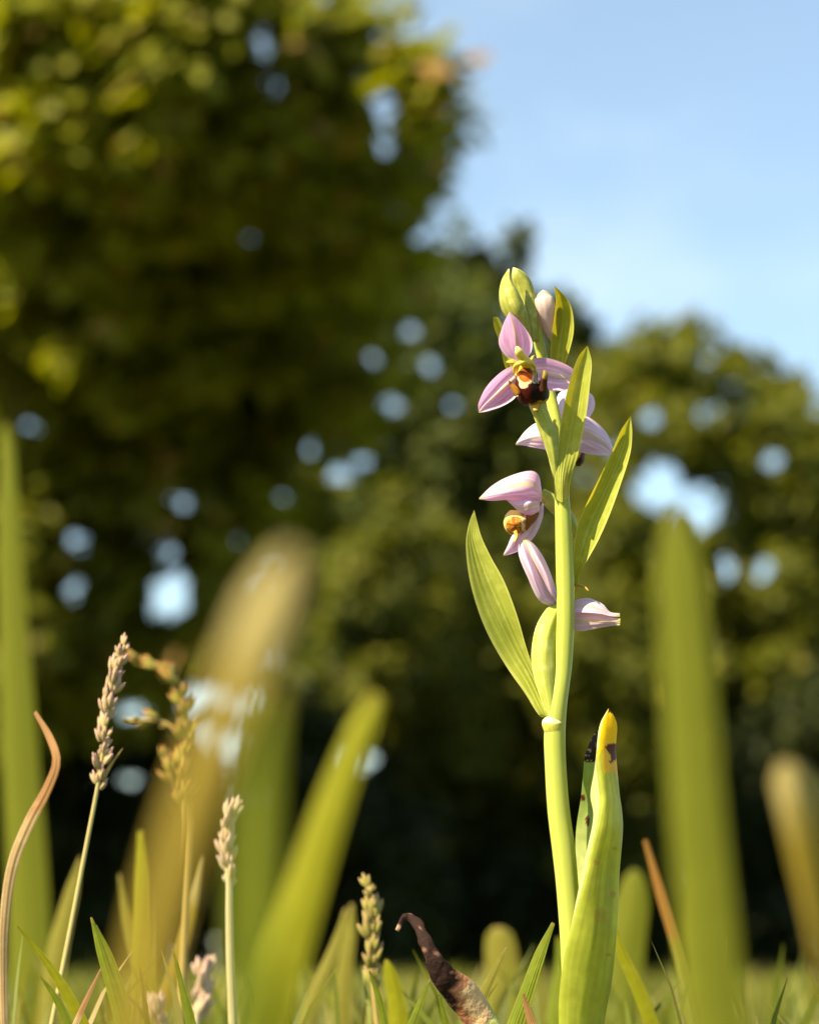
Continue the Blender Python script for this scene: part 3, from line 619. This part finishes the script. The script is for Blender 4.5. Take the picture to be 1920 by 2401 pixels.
# large left bract
bract([(1278,1684,0.5),(1262,1676,-1.8),(1230,1625,1.0),(1190,1568,4.3),(1150,1500,4.0),(1122,1435,3.0),(1100,1355,3.0),(1092,1275,4.0),(1100,1225,5.0),(1111,1197,5.0)],
      [(1292,1692,-2.3),(1279,1662,-0.5),(1248,1585,4.7),(1213,1515,6.0),(1178,1440,5.0),(1150,1380,5.0),(1127,1320,5.0),(1110,1262,5.0),(1108,1225,5.0),(1111,1196,5.0)],
      [(1302,1700,-3.0),(1292,1660,1.2),(1262,1600,4.3),(1236,1525,5.5),(1213,1445,4.0),(1183,1365,3.5),(1152,1308,4.0),(1130,1262,4.5),(1120,1228,5.0),(1112,1196,5.0)], 'bract', seed=2)
# right bract
bract([(1338,1420,3),(1342,1340,2),(1346,1275,2),(1356,1225,1),(1374,1183,0),(1404,1122,-1),(1436,1055,-2),(1455,1010,-3),(1477,977,-3)],
      [(1342,1430,6),(1352,1350,5),(1364,1285,4.5),(1383,1225,4),(1405,1175,3),(1434,1110,1.5),(1460,1045,0),(1470,1005,-2),(1478,976,-3)],
      [(1346,1420,4),(1360,1345,2.5),(1376,1315,2),(1402,1268,1),(1425,1217,0),(1450,1150,-1),(1477,1065,-2),(1482,1015,-3),(1479,977,-3)], 'bract', seed=5)
# tall front bract beside the open flower
bract([(1302,1168,-1),(1300,1120,-2),(1307,1050,-4),(1320,960,-6),(1338,885,-7),(1355,838,-7),(1375,812,-7)],
      [(1318,1178,-3),(1318,1120,-3.2),(1332,1040,-3),(1347,955,-4.5),(1361,885,-5.5),(1370,840,-6),(1376,811,-7)],
      [(1334,1165,-1),(1338,1125,-2),(1358,1055,-4),(1374,975,-6),(1383,900,-7),(1387,850,-7),(1378,812,-7)], 'bract', seed=9)
# bract by the pink bud
bract([(1290,862,5),(1290,830,3),(1293,785,2),(1300,735,1),(1303,700,0),(1299,671,-1)],
      [(1306,868,6),(1308,835,5.5),(1316,785,5),(1322,735,4),(1315,700,2),(1300,671,-1)],
      [(1322,860,5),(1334,825,3),(1345,775,2),(1341,725,1),(1327,697,0),(1301,671,-1)], 'bract_shade', seed=11)
# small yellow bract behind the open flower
bract([(1192,880,4),(1181,850,3),(1170,800,3),(1158,765,2),(1156,744,2)],
      [(1200,880,5),(1192,850,4),(1184,800,4),(1170,765,3),(1160,742,2)],
      [(1210,880,4),(1205,850,3),(1200,800,3),(1182,770,2),(1168,744,2)], 'bract_shade', nu=9, nv=24, seed=12)
# green buds at the top
tube('bud', [(1254,800,3),(1247,742,3),(1238,705,4),(1226,668,4),(1213,643,3),(1203,627,2)], [10,17,22,23,16,1.5], M['bud'], orchid, O, m=26, n=20, ribs=3, amp=0.05)
tube('bud', [(1238,800,-1),(1222,752,-2),(1205,722,-3),(1194,692,-3),(1188,660,-2),(1193,630,-1)], [8,20,27,24,13,1.5], M['bud'], orchid, O, m=26, n=20, ribs=3, amp=0.06)
bk = tube('bud', [(1297,802,6),(1288,770,5),(1281,740,4),(1277,712,3),(1275,694,3),(1272,681,2)], [4,16,24,26,19,3], M['bud_pink'], orchid, O, m=24, n=18, ribs=3, amp=0.07)
bk['label'] = 'pink and green closed bud'

def flower(pts, radii, **k):
    return tube('flower', pts, radii, M['ovary'], orchid, O, m=30, n=20, ribs=6, amp=0.06, **k)
def sub(name, curves, mat, par, nu=13, nv=26, **k):
    return sheet(name, curves, M[mat], par, O, nu, nv, **k)

# --- flower 1: open, facing the viewer
f1 = flower([(1306,1125,-1),(1296,1060,-3),(1282,1010,-4),(1268,970,-5),(1252,930,-5),(1238,880,-4)], [8,14,17,19,17,11], twist=2.5)
f1['label'] = 'open front-facing flower'
sub('sepal', [[(1206,842,-6.0),(1184,832,-9.0),(1169,803,-11.0),(1178,765,-12.0),(1193,731,-13.0)], [(1212,845,-4.0),(1203,815,-4.5),(1200,785,-6.0),(1195,752,-9.0),(1193,731,-13.0)],
              [(1219,846,-3.0),(1213,812,-2.0),(1208,785,-3.0),(1201,752,-8.0),(1194,730,-13.0)],
              [(1226,846,-4.0),(1226,812,-4.5),(1222,785,-6.0),(1211,752,-10.0),(1195,730,-13.0)], [(1234,842,-6.0),(1246,822,-9.0),(1246,794,-11.0),(1222,757,-12.0),(1196,731,-13.0)]], 'sepal', f1, 17, 30, ripple=0.6, seed=3)
sub('sepal', [[(1199,858,-4.0),(1172,874,-6.0),(1140,907,-9.0),(1122,945,-11.0),(1122,966,-13.0)], [(1206,872,-3.0),(1181,890,-3.0),(1154,919,-5.0),(1130,949,-9.0),(1122,966,-13.0)],
              [(1210,885,-4.0),(1186,904,-7.0),(1160,928,-9.0),(1134,952,-11.0),(1123,967,-13.0)],
              [(1215,900,-3.0),(1192,920,-3.5),(1167,939,-5.0),(1139,956,-9.0),(1124,967,-13.0)], [(1218,912,-4.0),(1206,934,-7.0),(1180,951,-9.0),(1146,963,-12.0),(1126,967,-13.0)]], 'sepal', f1, 17, 30, ripple=0.4, seed=4)
sub('sepal', [[(1240,844,-2.0),(1270,838,-4.0),(1305,845,-5.0),(1340,862,-3.0),(1358,884,-1.0)], [(1244,858,-1.0),(1272,856,-1.0),(1305,862,-2.0),(1335,874,-2.0),(1358,885,-1.0)],
              [(1246,872,-1.0),(1274,874,-2.5),(1305,882,-3.0),(1335,886,-2.0),(1359,887,-1.0)],
              [(1248,886,-1.0),(1276,892,-1.0),(1305,897,-2.0),(1335,895,-2.0),(1359,889,-1.0)], [(1250,900,-2.0),(1278,912,-4.0),(1305,917,-5.0),(1338,908,-3.0),(1358,891,-1.0)]], 'sepal', f1, 17, 30, ripple=0.4, seed=6)
sub('petal', [[(1216,846,-8.0),(1203,842,-9.0),(1187,846,-10.0)], [(1214,851,-9.5),(1201,850,-10.5),(1186,849,-10.0)], [(1213,858,-8.0),(1202,858,-9.0),(1187,852,-10.0)]], 'petal', f1, 7, 10)
sub('petal', [[(1240,842,-8.0),(1247,835,-9.0),(1252,831,-9.0)], [(1242,846,-9.5),(1248,841,-10.0),(1253,833,-9.0)], [(1244,850,-8.0),(1250,846,-9.0),(1254,835,-9.0)]], 'petal', f1, 7, 10)

def lip_arrays(rows, dome, colf, conv=OW, nu=33, nv=44, edge=3.0, base_dz=0.0):
    L_ = [(r[0], r[2], 0) for r in rows]; R_ = [(r[1], r[2], 0) for r in rows]
    l = spline(L_, nv); r = spline(R_, nv); V = []; cols = []; uv = []
    for j in range(nv):
        t = j / (nv - 1)
        for i in range(nu):
            u = i / (nu - 1); s = math.sin((u - 0.5) * math.pi)
            x = (l[j, 0] + r[j, 0]) / 2 + (r[j, 0] - l[j, 0]) / 2 * s; y = (l[j, 1] + r[j, 1]) / 2 + (r[j, 1] - l[j, 1]) / 2 * s
            h = math.cos((u - 0.5) * math.pi) * (math.sin(math.pi * min(1, 0.12 + t * 0.86)) ** 0.6)
            p = conv((x, y, base_dz + edge - dome * h)); V.append(tuple(p)); uv.append((u, t)); cols.append((*colf(x, y), 1))
    return V, grid_faces(nv, nu), uv, cols
def lip1_col(x, y):
    n = noise.noise(Vector((x * 0.12, y * 0.12, 1.0))) * 5; n2 = noise.noise(Vector((x * 0.3, y * 0.3, 7.0)))
    ex, ey = (x - 1232) / 17, (y - 878) / 18
    d = math.hypot(ex, ey)
    if d < 1: return (0.16, 0.045, 0.005) if ey < -0.15 + 0.1 * n2 else (0.66, 0.10, 0.012)
    if y < 880 and x < 1222: return (0.66, 0.34, 0.02) if n2 > -0.2 else (0.78, 0.56, 0.10)
    if y < 868: return (0.62, 0.40, 0.04)
    if d < 1.28: return (0.74, 0.50, 0.28) if y > 880 else (0.45, 0.30, 0.05)
    cx, cy = (x - 1227) / 11, (y - 901) / 10
    if cx * cx + cy * cy < 1 + n * 0.08: return (0.74, 0.50, 0.32)
    if 1250 < x < 1263 and y < 899: return (0.62, 0.52, 0.36) if (int(x) % 5) < 2 else (0.10, 0.03, 0.01)
    if x < 1214 and 918 < y < 930: return (0.76, 0.52, 0.28)
    if y > 941 + 0.25 * (1262 - x) + n and x > 1240: return (0.40, 0.24, 0.03)
    if x < 1245: return (0.045, 0.004, 0.003)
    return (0.012, 0.004, 0.003)
V, F, uv, cols = lip_arrays([(1214,1246,852),(1205,1255,862),(1206,1260,876),(1209,1262,890),(1207,1276,902),(1207,1287,914),(1209,1288,926),(1214,1284,938),(1222,1270,947),(1232,1254,952)], 7.0, lip1_col, nu=49, nv=60, base_dz=-8)
mesh_obj('lip', V, F, uv, M['lip'], O, f1, cols=cols)
tube('lip_lobe', [(1214,924,-10.0),(1204,908,-10.5),(1192,892,-11.0)], [9,7,1], M['amber'], f1, O, m=12, n=12)
tube('lip_lobe', [(1272,915,-10.0),(1274,897,-11.0),(1278,880,-12.0),(1276,868,-12.0)], [13,9,7,3], M['dark_hair'], f1, O, m=14, n=12)
tube('lip_appendage', [(1248,940,-7.0),(1254,952,-8.0),(1257,963,-9.0)], [10,11,5], M['filament'], f1, O, m=8, n=10, squash=0.4)
tube('column', [(1240,868,-7.0),(1234,852,-10.0),(1224,838,-13.0),(1216,824,-14.5),(1211,812,-15.0)], [13,14,11,10,3], M['column'], f1, O, m=18, n=14, squash=0.8)
tube('column_hood', [(1205,874,-9.0),(1208,858,-11.5),(1222,850,-13.5),(1240,848,-13.0),(1252,858,-11.0),(1256,872,-9.0)], [3,5,6,6,4,2], M['column'], f1, O, m=22, n=10)

# --- flower 2: seen from behind the front bract
f2 = flower([(1316,1150,6),(1322,1090,9),(1328,1040,10),(1330,1010,10)], [9,12,14,10])
f2['label'] = 'flower turned away behind the tall bract'
sub('sepal', [[(1322,1018,10),(1312,985,11),(1304,950,13),(1312,920,14),(1346,908,15)], [(1334,1018,9),(1332,985,9),(1330,950,11),(1336,922,13),(1348,906,15)],
              [(1346,1018,9),(1352,985,9),(1356,950,11),(1354,922,13),(1350,906,15)], [(1356,1018,10),(1374,990,11),(1394,955,13),(1388,925,14),(1352,908,15)]], 'sepal_faded', f2, 13, 24)
sub('sepal', [[(1300,968,8),(1296,966,9),(1298,1000,9),(1302,1040,9)], [(1312,968,8),(1312,990,7),(1312,1010,8),(1310,1040,9)], [(1322,970,8),(1324,990,9),(1322,1010,9),(1316,1042,9)]], 'sepal_faded', f2, 7, 12)
sub('sepal', [[(1318,1002,9),(1280,988,8),(1255,992,9),(1230,1012,11),(1209,1040,12)], [(1318,1022,8),(1282,1016,5),(1258,1018,6),(1232,1028,9),(1209,1041,12)],
              [(1318,1042,8),(1284,1038,6),(1260,1036,7),(1233,1036,10),(1209,1042,12)], [(1316,1062,9),(1282,1055,8),(1256,1050,9),(1232,1045,11),(1210,1043,12)]], 'sepal_faded', f2, 13, 24, seed=2, ripple=0.3)
sub('sepal', [[(1340,990,8),(1372,976,8),(1400,992,9),(1425,1020,11),(1441,1066,13)], [(1340,1008,7),(1372,1000,5),(1398,1014,6),(1422,1036,9),(1441,1067,13)],
              [(1340,1030,7),(1370,1030,5.5),(1394,1040,7),(1418,1052,10),(1440,1068,13)], [(1340,1052,8),(1362,1060,8),(1386,1066,9),(1414,1068,11),(1440,1069,13)]], 'sepal_faded', f2, 13, 24, seed=3, ripple=0.3)
def lip2_col(x, y):
    return (0.66, 0.46, 0.06) if abs((x - 1350) + (y - 1065) * 0.7 - 8) < 3.5 or x < 1349 else (0.05, 0.02, 0.01)
V, F, uv, cols = lip_arrays([(1340,1368,1040),(1340,1372,1060),(1344,1370,1080),(1350,1360,1093)], 5, lip2_col, base_dz=10, nu=25, nv=25)
mesh_obj('lip', V, F, uv, M['lip'], O, f2, cols=cols)

# --- flower 3: side view, facing left
f3 = flower([(1352,1262,12),(1338,1222,10),(1312,1196,9),(1288,1172,9),(1268,1155,9)], [7,13,18,17,12])
f3['label'] = 'side-facing flower with hooded upper sepal'
sub('sepal', [[(1270,1150,9.0),(1262,1113,8.0),(1240,1104,7.0),(1190,1118,6.0),(1152,1140,6.0),(1123,1168,6.0)], [(1270,1160,6.0),(1258,1130,3.0),(1230,1122,1.0),(1188,1135,1.0),(1152,1152,3.0),(1123,1169,6.0)],
              [(1270,1168,5.0),(1255,1150,1.0),(1226,1150,-1.0),(1188,1155,-1.0),(1152,1162,2.0),(1123,1170,6.0)], [(1270,1176,6.0),(1252,1178,2.0),(1226,1176,1.0),(1192,1172,1.0),(1156,1174,3.0),(1124,1171,6.0)]], 'sepal', f3, 17, 28, ripple=0.9, seed=8)
sub('sepal', [[(1266,1160,5.0),(1240,1158,2.0),(1205,1166,1.0),(1178,1166,2.0)], [(1266,1176,4.0),(1243,1178,0.0),(1214,1184,1.0),(1180,1168,2.0)], [(1264,1190,4.0),(1246,1198,1.0),(1224,1202,2.0),(1184,1170,2.0)], [(1262,1200,5.0),(1246,1208,3.0),(1232,1210,4.0),(1222,1200,3.0)]], 'sepal', f3, 13, 20, ripple=0.6, seed=14)
sub('sepal', [[(1260,1196,9.0),(1246,1225,7.0),(1222,1255,5.0),(1198,1275,4.0),(1180,1302,3.0)], [(1270,1180,10.0),(1262,1220,8.0),(1236,1258,6.0),(1205,1284,4.0),(1180,1303,3.0)], [(1274,1172,11.0),(1272,1215,10.0),(1250,1262,9.0),(1215,1292,6.0),(1181,1304,3.0)]], 'sepal', f3, 11, 24, seed=15, ripple=0.3)
sub('sepal', [[(1206,1248,6.0),(1198,1260,5.0),(1190,1280,4.0),(1180,1300,3.0)], [(1214,1250,4.0),(1206,1264,3.0),(1196,1284,3.0),(1181,1302,3.0)], [(1222,1252,6.0),(1214,1268,5.0),(1202,1288,4.0),(1182,1303,3.0)]], 'sepal', f3, 7, 14)
def lip3_col(x, y):
    n = noise.noise(Vector((x * 0.1, y * 0.1, 3.0))); r = math.hypot(x - 1207, y - 1232)
    if x > 1232: return (0.22, 0.07, 0.02)
    if x > 1222: return (0.70, 0.48, 0.36) if n > 0 else (0.45, 0.20, 0.03)
    m2 = noise.noise(Vector((x * 0.2, y * 0.2, 8.0)))
    if r > 21: return (0.66, 0.46, 0.14)
    if m2 > 0.25: return (0.55, 0.30, 0.04)
    return (0.24, 0.065, 0.01) if n > -0.05 else (0.42, 0.15, 0.02)
V, F, uv, cols = lip_arrays([(1196,1262,1196),(1186,1264,1206),(1181,1256,1220),(1181,1246,1232),(1186,1238,1244),(1196,1230,1254)], 6, lip3_col, base_dz=5, nu=41, nv=36)
mesh_obj('lip', V, F, uv, M['lip'], O, f3, cols=cols)
tube('lip_appendage', [(1208,1246,3.0),(1212,1258,2.5),(1206,1272,2.0)], [5,4.5,1.5], M['filament'], f3, O, m=8, n=8)

# --- flower 4: lowest, facing away, sepals swept back
f4 = flower([(1296,1705,-1),(1286,1640,0),(1277,1580,1),(1274,1530,2),(1281,1480,3),(1296,1440,4),(1310,1418,5)], [7,18,27,29,27,20,12], twist=0.8)
f4['label'] = 'lowest flower with sepals spread either side of the stem'
sub('sepal', [[(1302,1424,6.0),(1264,1408,4.0),(1236,1352,3.0),(1217,1305,3.0),(1216,1278,3.0),(1222,1268,3.0)], [(1306,1422,4.0),(1272,1398,1.0),(1250,1350,-1.0),(1232,1305,0.0),(1226,1280,2.0),(1224,1267,3.0)],
              [(1308,1418,5.0),(1284,1392,3.0),(1266,1350,2.0),(1248,1308,2.0),(1236,1280,2.5),(1228,1266,3.0)], [(1310,1416,3.0),(1294,1388,0.0),(1280,1348,-1.0),(1260,1308,0.0),(1246,1280,2.0),(1232,1266,3.0)],
              [(1314,1412,6.0),(1304,1385,5.0),(1293,1350,4.0),(1276,1310,4.0),(1256,1280,4.0),(1238,1265,3.0)]], 'sepal_faded', f4, 21, 32, ripple=0.7, seed=21)
sub('sepal', [[(1330,1412,6),(1360,1404,5),(1382,1403,4),(1412,1416,3),(1430,1435,2),(1453,1438,1)], [(1330,1425,4),(1360,1422,2),(1384,1422,1),(1410,1430,1),(1430,1440,1),(1453,1442,1)], [(1330,1438,4),(1360,1436,1),(1384,1437,0),(1410,1440,0),(1430,1445,0.5),(1453,1446,1)]], 'sepal_faded', f4, 13, 24, ripple=0.3, seed=22)
sub('sepal', [[(1330,1438,7),(1360,1435,5),(1384,1437,4),(1410,1441,3),(1432,1447,2),(1454,1450,1)], [(1330,1456,5),(1360,1456,3),(1384,1456,2),(1410,1457,1),(1434,1458,1),(1454,1458,1)], [(1330,1472,6),(1360,1480,4),(1384,1477,3),(1410,1472,2),(1434,1468,2),(1453,1466,1)]], 'sepal_old', f4, 13, 24, ripple=0.3, seed=23)
tube('filament', [(1340,1368,4),(1356,1372,3),(1370,1376,2),(1380,1386,1)], [5,4,3,1.5], M['filament'], f4, O, m=14, n=8)

# --- the large stem leaf, folded along its keel, with a burnt tip
def stem_leaf():
    back = [(1335,2660,4),(1330,2420,6),(1340,2250,7),(1352,2120,8),(1355,2070,9),(1349,1993,9),(1351,1940,9),(1362,1869,8),(1368,1800,7),(1372,1770,7),(1388,1730,6),(1402,1708,4)]
    inner = [(1360,2660,5),(1362,2420,5.5),(1372,2250,5.5),(1378,2120,6),(1382,2070,6),(1386,1993,6.5),(1390,1940,7),(1395,1869,7),(1396,1800,6),(1398,1770,5),(1404,1735,4),(1412,1695,3)]
    keel = [(1395,2660,1),(1416,2410,0),(1436,2293,0),(1446,2187,0),(1452,2046,0),(1459,1950,1),(1457,1905,2),(1452,1869,2),(1446,1800,2),(1443,1756,2),(1446,1700,1),(1432,1668,0)]
    face = [(1362,2660,-6),(1366,2410,-8),(1382,2293,-8),(1398,2187,-8),(1413,2046,-7),(1431,1950,-6),(1434,1905,-5),(1434,1869,-4),(1424,1800,-3),(1420,1756,-2),(1424,1700,-1),(1429,1666,0)]
    front = [(1330,2660,-5),(1312,2390,-8),(1324,2257,-9),(1346,2169,-9),(1370,2081,-9),(1396,1970,-8),(1408,1915,-7),(1413,1869,-6),(1402,1800,-4),(1400,1765,-3),(1408,1700,-1),(1427,1661,0)]
    lipc = [(1334,2660,-2),(1318,2390,-4),(1327,2257,-5),(1340,2169,-6),(1357,2081,-6),(1378,1985,-5),(1391,1915,-3),(1384,1865,-1),(1392,1812,-1),(1398,1765,-1),(1406,1702,0),(1427,1662,1)]
    V, F, uv = sheet_arrays([back, inner, keel, face, front, lipc], 66, 170, ripple=0.5, seed=31)
    cols = []
    for k in range(len(V)):
        x, y = project(Vector(V[k])); u, v = uv[k]
        n = noise.noise(Vector((x * 0.05, y * 0.05, 2))); st = noise.noise(Vector((u * 26, y * 0.004, 5))) + 0.5 * noise.noise(Vector((u * 70, y * 0.008, 8)))
        c = np.array([0.34, 0.385, 0.055]) * (1 + 0.35 * st) + np.array([0.06, 0.05, 0.01]) * max(0, n)
        if u > 0.86: c = np.array([0.56, 0.56, 0.28]) * (1 + 0.08 * st)
        if u < 0.3: c = np.array([0.26, 0.34, 0.10]) * (1 + 0.15 * st) + np.array([0.22, 0.18, 0.10]) * min(1, max(0, (y - 1900) / 130 + 0.4 * n))
        if u >= 0.3 and u < 0.86:
            if y < 1754 + n * 16 - (x - 1425) * 0.5: c = np.array([0.74, 0.52, 0.015])
            elif y < 1786 + n * 30 + st * 12 and x > 1424 + 14 * n: c = np.array([0.085, 0.020, 0.006])
            elif y < 1812 + n * 30 and x > 1412 + 12 * st: c = np.array([0.62, 0.40, 0.03])
        if u >= 0.75 and y < 1760: c = np.array([0.74, 0.62, 0.28])
        if u < 0.3 and y < 1786 + n * 5: c = np.array([0.020, 0.010, 0.008]) if noise.noise(Vector((x * .16, y * .16, 9))) < .35 else np.array([0.35, 0.25, 0.2])
        if u > 0.4 and y < 1672 and x > 1426: c = np.array([0.05, 0.02, 0.01])
        for (sx, sy, rx, ry) in ((1437,2098,7,9),(1398,2023,7,4),(1408,2150,16,16),(1440,1990,5,4),(1425,2240,6,5)):
            w_ = max(0, 1.3 + n - ((x - sx) / rx)**2 - ((y - sy) / ry)**2) if 0.4 < u < 0.86 else 0; w_ = min(0.65 if rx < 10 else 0.3, w_); c = c * (1 - w_) + np.array([0.30, 0.15, 0.04]) * w_
        if u < 0.3 and (((x - 1366) / 6)**2 + ((y - 1872) / 8)**2 < 1 or ((x - 1377) / 5)**2 + ((y - 1925) / 14)**2 < 1): c = np.array([0.10, 0.03, 0.015])
        cols.append((*c, 1))
    o = mesh_obj('stem_leaf', V, F, uv, M['leaf_vcol'], O, orchid, cols=cols)
    o['label'] = 'large folded leaf with yellow and burnt black tip'
stem_leaf()
